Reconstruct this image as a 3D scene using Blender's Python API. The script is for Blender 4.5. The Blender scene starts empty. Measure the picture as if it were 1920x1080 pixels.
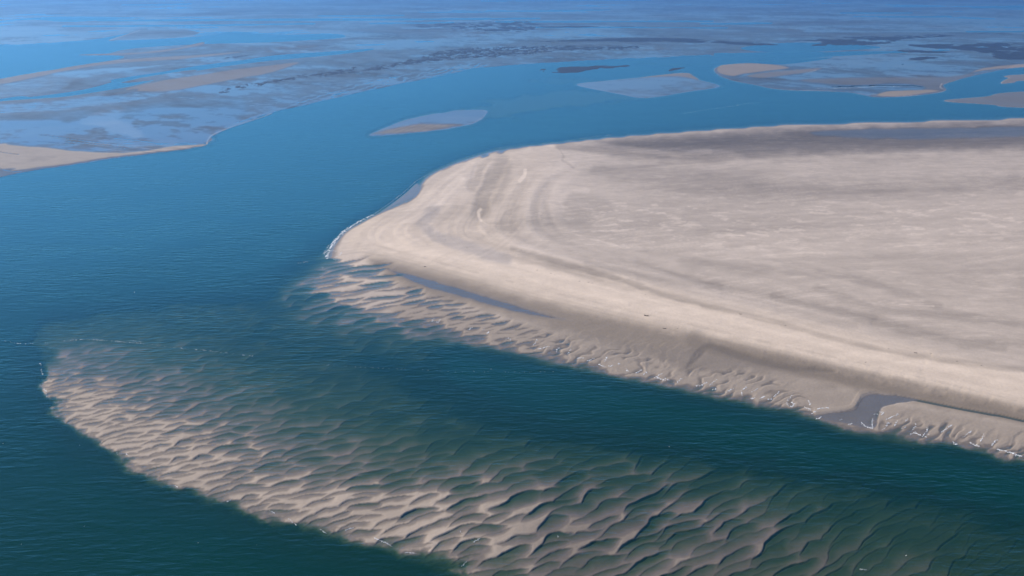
import bpy, math
import numpy as np
R = math.radians
sc = bpy.context.scene

# ------------------------------------------------------------------ camera
CAM_H = 150.0                     # metres above the water
F_PX = 1884.0                     # focal length in pixels of a 1920 px wide frame
PITCH = math.atan(580.0 / F_PX)   # looking down; the horizon lies just above the frame
cam_d = bpy.data.cameras.new("camera")
cam = bpy.data.objects.new("camera", cam_d)
sc.collection.objects.link(cam)
cam.location = (0, 0, CAM_H)
cam.rotation_euler = (math.pi / 2 - PITCH, 0, 0)
cam_d.sensor_width = 36.0
cam_d.lens = 36.0 * F_PX / 1920.0
cam_d.clip_start = 1.0
cam_d.clip_end = 300000.0
sc.camera = cam

# ------------------------------------------------------------------ sky, sun, exposure
SUN_EL = R(33)
SUN_AZ = R(-62)                   # 0 = straight ahead (+Y), negative = to the left
w = bpy.data.worlds.new("World"); sc.world = w; w.use_nodes = True
nt = w.node_tree; nt.nodes.clear()
sky = nt.nodes.new("ShaderNodeTexSky"); sky.sky_type = 'NISHITA'; sky.sun_disc = False
sky.sun_elevation = SUN_EL; sky.sun_rotation = SUN_AZ
sky.altitude = 0; sky.air_density = 1.0; sky.dust_density = 0.0; sky.ozone_density = 6.0
bg = nt.nodes.new("ShaderNodeBackground"); bg.inputs[1].default_value = 0.10
wo = nt.nodes.new("ShaderNodeOutputWorld")
mxs = nt.nodes.new("ShaderNodeVectorMath"); mxs.operation = 'MULTIPLY'; mxs.inputs[1].default_value = (0.68, 0.89, 1.05)   # deep blue air
nt.links.new(sky.outputs[0], mxs.inputs[0]); nt.links.new(mxs.outputs[0], bg.inputs[0]); nt.links.new(bg.outputs[0], wo.inputs[0])
sd_ = bpy.data.lights.new("sun", 'SUN'); sd_.energy = 5.0; sd_.angle = R(0.5); sd_.color = (1.0, 0.89, 0.73)
so = bpy.data.objects.new("sun", sd_); sc.collection.objects.link(so)
so.rotation_euler = (math.pi / 2 - SUN_EL, 0, -SUN_AZ + math.pi)   # points from the sun
so.location = (-300, 200, 400)
sc.view_settings.view_transform = 'Standard'; sc.view_settings.look = 'None'
sc.view_settings.exposure = 0.3; sc.view_settings.gamma = 1.0
sc.cycles.max_bounces = 6; sc.cycles.transparent_max_bounces = 8
sc.cycles.volume_bounces = 0

# ------------------------------------------------------------------ survey of the place
# The map is a sheet of ground points whose spacing grows with distance; (sx, sy) are
# survey coordinates of the ground, ground() turns them into metres.
st, ct = math.sin(PITCH), math.cos(PITCH)
def ground(sx, sy):
    v = (540.0 - np.asarray(sy, dtype=np.float64)) / F_PX
    u = (np.asarray(sx, dtype=np.float64) - 960.0) / F_PX
    t = CAM_H / (st - v * ct)
    return u * t, (ct + v * st) * t

def axis(segs):
    out = []
    for a, b, s in segs:
        out.append(np.arange(a, b, s))
    return np.concatenate(out)
px = axis([(-2400, -460, 40), (-460, -24, 8), (-24, 1944, 1.5), (1944, 2400, 8), (2400, 4400, 40)]).astype(np.float32)
py = axis([(-35, -28, 0.5), (-28, -4, 1.5), (-4, 330, 0.9), (330, 1110, 1.4), (1110, 1320, 5), (1320, 1900, 20)]).astype(np.float32)
PX, PY = np.meshgrid(px, py)
WX, WY = ground(PX, PY)
WX = WX.astype(np.float32); WY = WY.astype(np.float32)
NR, NC = PX.shape

# ------------------------------------------------------------------ noise
def _h(ix, iy, seed):
    h = (ix.astype(np.int64) * 374761393 + iy.astype(np.int64) * 668265263 + seed * 974634777) & 0xffffffff
    h = ((h ^ (h >> 13)) * 1274126177) & 0xffffffff
    h = h ^ (h >> 16)
    return (h & 0xffff).astype(np.float32) / 32767.5 - 1.0
def vnoise(x, y, seed=0):
    x0 = np.floor(x); y0 = np.floor(y)
    fx = (x - x0).astype(np.float32); fy = (y - y0).astype(np.float32)
    ux = fx * fx * fx * (fx * (fx * 6 - 15) + 10); uy = fy * fy * fy * (fy * (fy * 6 - 15) + 10)
    a = _h(x0, y0, seed); b = _h(x0 + 1, y0, seed); c = _h(x0, y0 + 1, seed); d = _h(x0 + 1, y0 + 1, seed)
    return (a + (b - a) * ux) * (1 - uy) + (c + (d - c) * ux) * uy
def fbm(x, y, octaves=4, seed=0, gain=0.5):
    s = 0; a = 1.0; n = 0; r = 0.0
    ca, sa = math.cos(0.6), math.sin(0.6)
    for o in range(octaves):
        s = s + a * vnoise(x, y, seed + o * 17); n += a; a *= gain
        x, y = (x * ca - y * sa) * 2.03 + 5.3, (x * sa + y * ca) * 2.03 + 1.7
    return s / n
def fbm_st(x, y, octaves=4, seed=0, gain=0.5):       # keeps the stretch direction
    s = 0; a = 1.0; n = 0
    for o in range(octaves):
        s = s + a * vnoise(x + o * 3.7, y + o * 9.1, seed + o * 17); n += a; a *= gain
        x = x * 2.03; y = y * 2.03
    return s / n
def ss(a, b, x):
    t = np.clip((x - a) / (b - a), 0, 1)
    return t * t * (3 - 2 * t)

# ------------------------------------------------------------------ traced outlines
def smooth(pts, closed=False, n=5):
    p = np.array([q[:2] for q in pts], dtype=np.float64)
    if closed:
        q = np.vstack([p[-1], p, p[0], p[1]])
    else:
        q = np.vstack([2 * p[0] - p[1], p, 2 * p[-1] - p[-2]])
    out = []
    for i in range(1, len(q) - 2):
        for k in range(n):
            t = k / n
            out.append(0.5 * ((2 * q[i]) + (-q[i-1] + q[i+1]) * t + (2*q[i-1] - 5*q[i] + 4*q[i+1] - q[i+2]) * t*t
                              + (-q[i-1] + 3*q[i] - 3*q[i+1] + q[i+2]) * t**3))
    if not closed:
        out.append(q[-2])
    return np.array(out)
def sl_box(x0, x1, y0, y1):
    j0, j1 = np.searchsorted(px, [x0, x1]); i0, i1 = np.searchsorted(py, [y0, y1])
    return slice(i0, max(i1, i0 + 1)), slice(j0, max(j1, j0 + 1))
def seg_dist(X, Y, P, closed):
    n = len(P); best = np.full(X.shape, 1e9, np.float32)
    for k in range(n if closed else n - 1):
        a = P[k]; b = P[(k + 1) % n]
        d = b - a; L = max(d @ d, 1e-9)
        t = np.clip(((X - a[0]) * d[0] + (Y - a[1]) * d[1]) / L, 0, 1)
        q = (X - a[0] - t * d[0]) ** 2 + (Y - a[1] - t * d[1]) ** 2
        np.minimum(best, q, out=best)
    return np.sqrt(best)
def inside(X, Y, P):
    c = np.zeros(X.shape, bool); n = len(P)
    for k in range(n):
        a = P[k]; b = P[(k + 1) % n]
        if a[1] == b[1]: continue
        cond = ((a[1] > Y) != (b[1] > Y))
        xi = (b[0] - a[0]) * (Y - a[1]) / (b[1] - a[1]) + a[0]
        c ^= cond & (X < xi)
    return c
SM = fbm(PX / 26, PY / 11, 3, 5)         # edge wobble
def poly_mask(pts, soft=3, vs=1.0, wob=0.0, sm=True, pad=None):
    P = smooth(pts, True) if sm else np.array([q[:2] for q in pts], float)
    pad = (soft + wob) * 1.5 + 4 if pad is None else pad
    s = sl_box(P[:, 0].min() - pad, P[:, 0].max() + pad, P[:, 1].min() - pad / vs, P[:, 1].max() + pad / vs)
    Q = P * [1, vs]
    X = PX[s]; Y = PY[s] * vs
    d = seg_dist(X, Y, Q, True); d = np.where(inside(X, Y, Q), d, -d)
    if wob: d = d + SM[s] * wob
    return s, ss(-soft, soft, d)
def line_mask(pts, width, soft=2, vs=1.0, wob=0.0):
    P = smooth(pts); pad = width + soft * 2 + wob + 3
    s = sl_box(P[:, 0].min() - pad, P[:, 0].max() + pad, P[:, 1].min() - pad / vs, P[:, 1].max() + pad / vs)
    d = seg_dist(PX[s], PY[s] * vs, P * [1, vs], False)
    if wob: d = d + SM[s] * wob
    return s, 1 - ss(width, width + soft, d)
def fill(F, pts, val, soft=3, vs=1.0, wob=0.0, k=1.0, sm=True):
    s, m = poly_mask(pts, soft, vs, wob, sm); m = m * k
    v = val[s] if isinstance(val, np.ndarray) and val.shape == F.shape else val
    F[s] = F[s] * (1 - m) + v * m
def stroke(F, pts, width, val, soft=2, vs=1.0, wob=0.0, k=1.0):
    s, m = line_mask(pts, width, soft, vs, wob); m = m * k
    v = val[s] if isinstance(val, np.ndarray) and val.shape == F.shape else val
    F[s] = F[s] * (1 - m) + v * m

# ------------------------------------------------------------------ base relief by contour lines
N_SHORE = [(4500,120),(2400,200),(2100,214),(1920,221),(1800,224),(1640,229),(1500,232),(1400,238),(1280,246),(1150,256),(1050,267),(1000,272),(960,276),
           (910,286),(870,300),(830,315),(800,331),(786,350),(776,370),(745,386),(712,399),(682,414),(652,431),(634,448),(624,463),(618,480)]
S_SHORE = [(604,505),(566,538),(530,563),(580,582),(640,598),(720,607),(790,619),(860,637),(920,651),(985,665),(1060,681),(1120,693),(1180,707),
           (1250,721),(1300,729),(1360,743),(1440,759),(1500,773),(1545,790),(1600,803),(1660,808),(1720,820),(1800,838),(1880,852),(1920,861),(2400,990),(4500,1560)]
CONT = [
 (0.0, N_SHORE), (0.10, S_SHORE),
 (0.9, [(2400,212),(1920,233),(1500,246),(1280,260),(1060,284),(960,295),(880,318),(830,345),(800,380),(740,410),(690,432),(665,455)]),
 (1.6, [(2400,300),(1920,300),(1400,310),(1100,320),(980,360),(980,430),(1100,500),(1500,600),(1920,700),(2400,800)]),
 (1.5, [(760,455),(860,500),(1000,540),(1150,577),(1300,615),(1500,662),(1700,710),(1920,765),(2400,880)]),
 (0.35, [(690,482),(760,500),(860,528),(1000,570),(1100,597),(1300,640),(1400,672),(1560,712),(1700,735),(1920,785),(2400,905)]),
 (0.3, [(760,548),(850,572),(950,600),(1050,622),(1150,655),(1250,690),(1350,700),(1450,722),(1540,745),(1600,750)]),
 (0.34, [(650,520),(700,565),(800,595),(900,622),(1000,645),(1100,668),(1200,690),(1300,711),(1400,735),(1490,758)]),
 (0.35, [(1680,768),(1760,785),(1860,808),(1920,822),(2400,935)]),
 (-3.0, [(2400,185),(1920,204),(1640,212),(1400,220),(1150,239),(1000,253),(900,270),(830,290),(770,320),(725,355),(680,385),(630,408),(598,435)]),
 (-0.8, [(585,470),(545,508),(505,540)]),
 (-3.2, [(560,455),(500,490),(420,512),(300,530),(180,545),(80,575),(20,640),(5,720),(25,790),(70,850),(140,910),(230,965),(360,1030),(470,1080),(600,1130),(780,1180),(900,1260)]),
 (-0.5, [(485,560),(400,566),(300,572),(180,588),(92,605),(66,640)]),
 (-1.3, [(66,690),(72,750),(113,806),(183,860),(278,916),(413,968),(508,1003),(610,1026),(710,1050),(790,1075),(850,1095),(880,1140),(900,1200)]),
 (0.20, [(86,700),(92,742),(136,790),(208,842),(298,891),(430,941),(530,975),(620,995),(720,1018),(800,1034),(856,1050),(890,1085)]),
 (0.26, [(150,745),(230,806),(330,862),(450,908),(600,945),(720,972),(850,998),(950,1015)]),
 (0.14, [(140,708),(250,762),(400,825),(550,878),(700,915),(850,940),(1000,955),(1100,975),(1090,1040),(1010,1080),(960,1200)]),
 (0.14, [(1180,940),(1290,945),(1350,960),(1300,1010),(1200,1050),(1150,1100)]),
 (-0.02, [(120,668),(280,708),(450,780),(600,836),(750,872),(900,893),(1050,905),(1200,910),(1350,925),(1440,960),(1480,1010),(1420,1090),(1400,1200)]),
 (-0.18, [(105,645),(300,655),(480,725),(620,783),(780,832),(950,858),(1100,870),(1250,884),(1400,910),(1500,945),(1620,1000),(1720,1060),(1800,1200)]),
 (-0.34, [(105,622),(300,607),(450,600),(540,630),(640,700),(760,765),(900,812),(1050,838),(1200,855),(1350,880),(1500,912),(1700,965),(1900,1030),(2100,1090)]),
 (0.25, [(615,508),(585,545),(620,572),(720,592)]),
 (-0.42, [(330,600),(420,604),(520,640),(640,690),(740,730)]),
 (-0.35, [(470,590),(560,615),(640,640),(720,655),(800,665)]),
 (-0.85, [(700,680),(820,720),(950,770),(1100,810),(1300,848),(1500,885),(1700,928),(1920,985),(2400,1090)]),
 (-4.5, [(860,686),(1000,714),(1150,752),(1350,795),(1500,828),(1700,868),(1920,918),(2400,1030)]),
 (-0.8, [(860,648),(985,677),(1120,705),(1250,733),(1360,755),(1500,786),(1600,816),(1720,833),(1880,866),(2400,1005)]),
]
def contour_field(conts, x0, x1, y0, y1, step, left=None, iters=60):
    def solve(st_):
        gx = np.arange(x0, x1 + st_, st_); gy = np.arange(y0, y1 + st_, st_)
        F = np.zeros((len(gy), len(gx))); C = np.zeros(F.shape)
        for z, pts in conts:
            P = smooth(pts, n=6)
            for a, b in zip(P[:-1], P[1:]):
                n = int(max(abs(b - a)) / (st_ * 0.5)) + 1
                t = np.linspace(0, 1, n)[:, None]; q = a + (b - a) * t
                j = np.round((q[:, 0] - x0) / st_).astype(int); i = np.round((q[:, 1] - y0) / st_).astype(int)
                ok = (i >= 0) & (i < len(gy)) & (j >= 0) & (j < len(gx))
                np.add.at(F, (i[ok], j[ok]), z); np.add.at(C, (i[ok], j[ok]), 1)
        fix = C > 0
        F[fix] /= C[fix]
        return F, fix
    lv = [step * 32, step * 16, step * 8, step * 4, step * 2, step]
    cur = None
    for st_ in lv:
        F, fix = solve(st_)
        if cur is None:
            cur = np.full(F.shape, F[fix].mean())
        else:
            i = np.linspace(0, cur.shape[0] - 1, F.shape[0]); j = np.linspace(0, cur.shape[1] - 1, F.shape[1])
            cur = bil(cur, i, j)
        cur[fix] = F[fix]
        for _ in range(iters):
            p = np.pad(cur, 1, mode='edge')
            n = (p[:-2, 1:-1] + p[2:, 1:-1] + p[1:-1, :-2] + p[1:-1, 2:]) / 4
            cur = np.where(fix, cur, n)
    for _ in range(3):
        p = np.pad(cur, 1, mode='edge')
        cur = (p[:-2, 1:-1] + p[2:, 1:-1] + p[1:-1, :-2] + p[1:-1, 2:] + 2 * cur) / 6
    return cur
def bil(A, i, j):
    i = np.clip(i, 0, A.shape[0] - 1.001); j = np.clip(j, 0, A.shape[1] - 1.001)
    i0 = i.astype(int); j0 = j.astype(int); fi = (i - i0)[:, None]; fj = (j - j0)[None, :]
    a = A[np.ix_(i0, j0)]; b = A[np.ix_(i0, j0 + 1)]; c = A[np.ix_(i0 + 1, j0)]; d = A[np.ix_(i0 + 1, j0 + 1)]
    return (a * (1 - fj) + b * fj) * (1 - fi) + (c * (1 - fj) + d * fj) * fi
CF = contour_field(CONT, -460, 2400, 160, 1320, 4)
def gather(A, I, J):
    I = np.clip(I, 0, A.shape[0] - 1.001); J = np.clip(J, 0, A.shape[1] - 1.001)
    i0 = I.astype(int); j0 = J.astype(int); fi = I - i0; fj = J - j0
    return (A[i0, j0] * (1 - fj) + A[i0, j0 + 1] * fj) * (1 - fi) + (A[i0 + 1, j0] * (1 - fj) + A[i0 + 1, j0 + 1] * fj) * fi
wamp = ss(470, 640, PY) * (1 - 0.6 * ss(700, 1000, PX) * ss(900, 800, PY))
WQ = fbm(PX / 48, PY / 22, 4, 301, 0.6); WQ2 = fbm(PX / 40, PY / 26, 4, 302, 0.6)
Znear = gather(CF, (PY + WQ * 16 * wamp - 160) / 4.0, (PX + WQ2 * 30 * wamp + 460) / 4.0).astype(np.float32)
Z = np.where(PY < 165, -3.0, Znear).astype(np.float32)
deepn = fbm(WX / 60, WY / 60, 3, 3)
Z += np.where(Z < -0.5, deepn * 0.3, 0)
BANK = N_SHORE + S_SHORE
sB, mBank = poly_mask(BANK, soft=2, pad=20); BANKM = np.zeros(PX.shape, np.float32); BANKM[sB] = mBank

# water north of the bank is a channel
NORTH = [(-2500,600),(-460,430),(0,420),(560,440),(600,430),(700,380),(770,318),(840,290),(960,262),(1150,240),(1400,222),(1920,205),(2400,185),(4500,100),(4500,20),(-2500,100)]
fill(Z, NORTH, -3.0, soft=10, k=0.8)

# ------------------------------------------------------------------ sand tone, wetness
RGB = np.empty(PX.shape + (3,), np.float32)
TONE = np.full(PX.shape, 0.36, np.float32)      # albedo of the dry sand
WARM = np.full(PX.shape, 0.5, np.float32)       # 0 = grey, 1 = yellowish pink
WETX = np.zeros(PX.shape, np.float32)           # extra damp sand away from the waterline
CALM = np.zeros(PX.shape, np.float32)           # sheltered water without ripples
MUD = np.zeros(PX.shape, np.float32)            # mud of the tidal flats, tinted below with a painted sky blue

# ---- the great bank
def t(pts, w_, v, soft, k=1.0, wob=0, F=None):
    stroke(TONE if F is None else F, pts, w_, v, soft, 1.0, wob, k)
fill(TONE, BANK, 0.42, 3); fill(WARM, BANK, 0.6, 3)
fill(TONE, [(600,500),(620,440),(780,330),(960,270),(1060,270),(1090,330),(1040,420),(1000,480),(900,500),(760,520)], 0.455, 35); fill(WARM, [(600,500),(620,440),(780,330),(960,270),(1040,280),(1000,360),(960,480),(900,500),(760,520)], 0.8, 35)
RIDGE = [(640,470),(700,440),(740,455),(860,500),(1000,535),(1150,572),(1300,612),(1500,660),(1700,708),(1920,762),(2400,880)]
t([(840,320),(760,380),(690,420),(655,455),(720,470)], 30, 0.50, 55); t([(840,320),(760,380),(690,420),(655,455),(720,470)], 30, 0.7, 55, F=WARM)
t([(900,330),(850,400),(860,450),(960,505),(1100,548),(1300,598),(1500,645),(1700,690),(1920,742),(2400,860)], 22, 0.52, 34)
t([(700,450),(860,490),(1000,530),(1150,566),(1300,606),(1500,652),(1700,700),(1920,752),(2400,870)], 22, 0.54, 26)
t([(700,450),(860,490),(1000,530),(1150,566),(1300,606),(1500,652),(1700,700),(1920,752),(2400,870)], 30, 0.85, 30, F=WARM)
# bright inner line of the ridge and the grey swale behind it
t([(800,420),(830,450),(900,480),(1000,508),(1100,530),(1250,568),(1330,588),(1450,618),(1600,650),(1760,690),(1920,712),(2400,830)], 3, 0.62, 9, 0.7)
t([(960,470),(1080,505),(1180,535),(1250,560),(1340,582),(1460,612),(1580,645),(1700,670),(1860,695),(1920,700)], 2, 0.33, 6, 0.55, 2)
t([(890,330),(940,330),(990,300),(1050,278),(1130,268)], 8, 0.50, 12, 0.6)
# dark damp beach on the far side and its lagoon
fill(TONE, [(1100,268),(1300,252),(1600,234),(2000,224),(2400,210),(2400,282),(1920,284),(1700,290),(1560,296),(1400,302),(1250,304),(1150,290)], 0.20, 16, 1, 7)
fill(WARM, [(1100,268),(1300,252),(1600,234),(2400,205),(2400,285),(1920,278),(1700,284),(1400,290),(1250,285)], 0.32, 12)
fill(WETX, [(1130,272),(1300,258),(1500,246),(2000,236),(2400,225),(2400,268),(1920,274),(1700,282),(1540,286),(1380,290),(1250,292)], 0.45, 12, 1, 5)
fill(WETX, [(1520,250),(1560,246),(1640,242),(1800,240),(2100,238),(2400,236),(2400,256),(2000,258),(1850,261),(1660,263),(1590,260),(1540,256)], 0.84, 5, 2, 5)
stroke(TONE, [(1160,256),(1400,240),(1640,231.5),(1920,224),(2400,205)], 0.6, 0.34, 2, 1.5)
t([(1050,274),(1130,282),(1200,287),(1300,290),(1370,293)], 5, 0.27, 7, 0.8, 2)
t([(1080,268),(1180,280),(1260,292),(1330,287)], 1.5, 0.40, 6, 0.5, 3)
# grey wind-blown interior
fill(TONE, [(1100,320),(1300,315),(1500,345),(1700,350),(2000,330),(2400,330),(2400,385),(1900,372),(1500,380),(1300,372),(1180,350)], 0.31, 20, 1, 10)
fill(TONE, [(1050,395),(1300,380),(1700,385),(1920,372),(1930,420),(1700,450),(1400,470),(1200,470),(1100,440)], 0.42, 25, 1, 14)
fill(TONE, [(1280,490),(1430,500),(1440,525),(1350,525),(1290,512)], 0.33, 8, 1, 6, k=0.6)
for a in ([(1300,495),(1400,505),(1600,530),(1700,560),(1760,580)], [(1530,545),(1650,585),(1800,600),(1920,610)], [(1450,560),(1600,600),(1760,640),(1880,660)],
          [(1100,500),(1200,520),(1350,545)]):
    t(a, 3, 0.325, 9, 0.7, 4)
# gullies near the head of the bank
def carve(pts, w_, dz, soft):
    s, m = line_mask(pts, w_, soft); Z[s] -= m * dz
carve([(912,300),(899,318),(892,342),(886,352)], 6, 0.25, 9)
carve([(942,300),(930,325),(918,352),(905,378),(899,402)], 8, 0.35, 12)
for a, v, w_, sf in (([(918,300),(901,318),(894,340),(886,352)], 0.37, 4, 8), ([(944,300),(930,325),(916,352),(905,380),(905,400)], 0.33, 7, 13), ([(948,322),(938,350),(932,380)], 0.37, 5, 12)):
    t(a, w_, v, sf, 0.75, 5)
t([(901,395),(897,400),(899,412),(903,418)], 1.2, 0.62, 2.5, 0.9, 1); t([(903,418),(925,432),(938,440)], 0.4, 0.56, 2.0, 0.8, 2)
t([(925,430),(1000,418),(1100,420)], 5, 0.34, 14, 0.7, 4)
t([(1080,445),(1095,449),(1106,453),(1124,456),(1133,459),(1150,463),(1165,469)], 0.2, 0.56, 2.0, 0.8, 2.2)
t([(985,322),(983,332),(975,343)], 2.2, 0.64, 3, 0.8, 2)
fill(TONE, [(1027,343),(1035,330),(1055,326),(1070,332),(1066,346),(1045,352)], 0.47, 2.5, 1, 2, k=.8)
t([(1068,400),(1050,385),(1056,372),(1075,362),(1100,362)], 1.5, 0.50, 7, 0.5, 4)
fill(TONE, [(1056,388),(1065,368),(1090,362),(1130,375),(1150,400),(1100,410),(1068,410)], 0.34, 5, 1, 4, k=.7)
t([(1048,280),(1053,288),(1057,296),(1054,303),(1062,308),(1075,318)], 0.3, 0.30, 2.4, 0.55, 2)
t([(1686,576),(1720,579),(1750,580)], 0.4, 0.55, 2, 0.9, 2); t([(1400,441),(1440,447)], .7, 0.56, 2, 0.8, 1)
fill(TONE, [(1830,530),(1860,520),(1910,525),(1900,540),(1860,545)], 0.46, 4, 1, 4, k=.7)
# old beach ridges sweeping round the head, one inside the other
OUT = np.array([(975,279),(880,303),(815,338),(745,398),(672,438),(700,466),(860,502),(1000,540),(1150,578),(1300,616),(1500,664),(1700,712),(1920,766),(2400,884)], float)
INN = np.array([(1180,300),(1110,312),(1060,345),(1045,385),(1060,425),(1100,455),(1190,486),(1290,516),(1400,545),(1520,570),(1650,600),(1780,630),(1920,655),(2400,760)], float)
rgc = np.random.default_rng(21)
for k in range(26):
    f = (k + rgc.uniform(0.2, 0.8)) / 26; C_ = OUT * (1 - f) + INN * f + rgc.normal(0, 2.5, OUT.shape)
    i0 = rgc.integers(0, 5); i1 = min(len(C_), i0 + rgc.integers(4, 11))
    s_, m_ = line_mask([tuple(q) for q in C_[i0:i1]], rgc.uniform(0.3, 5), rgc.uniform(3, 12), 1.0, 2.5)
    dl = rgc.choice([-0.035, -0.025, 0.03, 0.035]) * rgc.uniform(0.6, 1.3)
    TONE[s_] += m_ * dl; Z[s_] += m_ * 0.08 * np.sign(dl)
t([(812,398),(795,425),(820,448),(880,470),(950,490)], 6, 0.41, 12, 0.8, 5); t([(812,398),(795,425),(820,448),(880,470),(950,490)], 6, 0.3, 12, 0.8, 5, F=WARM)
# wind streaks
nx, ny = PX + 0.0, PY + 0.0
ang = -0.05 + 0.18 * ss(700, 1500, nx) * ss(380, 640, ny)
u_ = WX; v_ = WY
st1 = fbm_st((u_ + 0.12 * v_) / 34, (v_ - 0.22 * u_) / 22, 5, 40, 0.6)
st2 = fbm_st((u_ + 0.3 * v_) / 14, (v_ - 0.05 * u_) / 4.5, 4, 60, 0.6)
st3 = fbm_st((u_) / 9, (v_ + 0.1 * u_) / 5, 4, 66, 0.6)
cur = 40 * fbm(WX / 120, WY / 120, 2, 71)
streak = fbm_st((u_ + cur) / 20, (v_ + cur * 0.8 - 0.15 * u_) / 8, 4, 80, 0.62)
inner = BANKM * ss(20, 120, seg_dist(PX, PY * 1.0, np.array([(604,505),(760,510),(1000,560),(1300,625),(1920,775),(2400,890)], float), False))
dB = np.zeros(PX.shape, np.float32); bb = sl_box(-460, 2400, 195, 1000)
dB[bb] = seg_dist(PX[bb], PY[bb] * 1.6, np.array(N_SHORE + S_SHORE[::3] + [S_SHORE[-1]], float) * [1, 1.6], False)
band = fbm_st(dB / 26, (PX * 0.8 + PY) / 420, 4, 44, 0.55)
band2 = fbm_st(dB / 6, (PX * 0.8 + PY) / 240, 3, 47, 0.55)
TONE += BANKM * (band * 0.05 + band2 * 0.028) * ss(10, 50, dB)
lines = fbm_st((WX + cur) / 34, (WY - 0.14 * WX + cur) / 5.0, 4, 601, 0.6); lines2 = fbm_st((WX + cur) / 50, (WY + 0.10 * WX + cur * 1.5) / 9, 4, 611, 0.6)
TONE += inner * (0.055 * ss(0.86, 1.0, 1 - np.abs(lines)) * ss(-0.3, 0.3, st1) - 0.025 * ss(0.90, 1.0, 1 - np.abs(lines2)) * ss(0.3, -0.3, st1))
TONE += inner * (st1 * 0.016 + st2 * 0.02 + streak * 0.028 + 0.04 * fbm_st((WX - .5 * WY) / 160, WY / 90, 3, 45))
s_, mzone = poly_mask([(1000,400),(1150,372),(1400,372),(1700,378),(1950,365),(1950,440),(1700,452),(1500,470),(1250,470),(1080,440)], 25)
spn = fbm_st((WX[s_] + WY[s_] * .2) / 11, (WY[s_] - .1 * WX[s_]) / 9, 4, 83, .65)
spark = ss(0.22, 0.42, spn + 0.3 * streak[s_]) * mzone
TONE[s_] += spark * 0.09
s_, mzone = poly_mask([(1080,420),(1920,470),(1950,640),(1500,600),(1150,510)], 30)
TONE[s_] += ss(0.35, 0.6, streak[s_] + 0.3 * st3[s_]) * mzone * 0.05
beachn = fbm_st((u_ * 0.93 + v_ * 0.36) / 30, (v_ * 0.93 - u_ * 0.36) / 4, 4, 90, 0.55)
TONE += BANKM * (1 - inner) * beachn * 0.035
# strand line of specks
for off, kk in ((-6, .45), (3, .35), (9, .5)):
    t([(x, y + off) for x, y in [(640,470),(690,466),(760,484),(860,512),(1000,550),(1150,586),(1300,622),(1500,668),(1700,714),(1920,768),(2400,885)]], 0.2, 0.41, 1.6, kk, 3.5)
# ---- damp band between ridge and spit
DAMP = [(690,484),(760,498),(860,522),(960,552),(1060,578),(1200,608),(1320,636),(1450,665),(1600,702),(1760,738),(1920,772),(2400,890),
        (2400,918),(1920,796),(1800,775),(1680,752),(1600,735),(1500,712),(1400,700),(1300,700),(1200,668),(1100,640),(1000,606),(900,580),(820,560),(740,530)]
fill(WETX, DAMP, 0.62, 15, 1, 8)
fill(WARM, DAMP, 1.0, 14); fill(TONE, DAMP, 0.34, 14)
SPIT = [(760,560),(900,590),(1050,615),(1200,650),(1320,660),(1500,705),(1600,735),(1680,758),(1920,800),(2400,905),(2400,1010),(1900,866),(1600,812),(1400,760),(1200,722),(1000,676),(850,640),(740,600)]
fill(TONE, SPIT, 0.33, 12, 1, 6); fill(WARM, SPIT, 0.75, 10); s_, m_ = poly_mask(SPIT, 10); WETX[s_] = np.maximum(WETX[s_], 0.25 * m_)
t([(1300,640),(1400,668),(1500,690),(1620,715),(1760,745),(1920,785),(2300,880)], 8, 0.28, 12, 0.8, 3)
# lagoon behind the spit
LAG = [(728,505),(756,511),(800,522),(860,539),(920,557),(975,574),(1030,591),(1062,600),(1010,594),(950,581),(890,565),(835,549),(790,535),(756,521)]
fill(Z, LAG, -0.03, 4, 1.5, 3); fill(CALM, LAG, 0.3, 6); fill(WETX, LAG, 0.8, 6); fill(TONE, LAG, 0.33, 4); fill(WARM, LAG, 0.0, 4)
LAG2 = [(1287,690),(1296,672),(1310,656),(1332,646),(1370,655),(1430,674),(1500,688),(1560,696),(1562,700),(1500,698),(1440,688),(1380,672),(1335,656),(1316,668),(1300,684)]
fill(Z, LAG2, 0.12, 4, 1.3, 3, 0.6); fill(WETX, LAG2, 0.75, 3); fill(TONE, LAG2, 0.27, 4); 
# channel through the lower spit, with its mouth
CH = [(2300,878),(1920,790),(1860,778),(1800,767),(1720,751),(1680,744)]
stroke(Z, CH, 2.5, -0.12, 3, 1.5); stroke(CALM, CH, 6, 1.0, 5); 
MOUTH = [(1530,779),(1560,774),(1598,770),(1610,758),(1617,745),(1640,738),(1690,743),(1720,750),(1700,755),(1668,760),(1650,770),(1645,785),(1640,803),(1610,800),(1575,792),(1548,788)]
fill(Z, MOUTH, -0.01, 2.5, 1, 2); fill(CALM, MOUTH, 0.6, 4); fill(TONE, MOUTH, 0.34, 3); fill(WARM, MOUTH, 0.1, 4)
stroke(Z, [(1530,772),(1570,768),(1596,764),(1606,750),(1616,737),(1650,732),(1720,742),(1920,781)], 3, 0.45, 3, 1.2, k=.8)
# lagoon at the head
LAG3 = [(714,398),(735,381),(760,361),(781,343),(786,352),(782,366),(770,373),(745,383),(728,392)]
fill(Z, LAG3, -0.03, 2, 1, 0); fill(CALM, LAG3, 1.0, 3); fill(WETX, LAG3, 1.0, 3)

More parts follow.
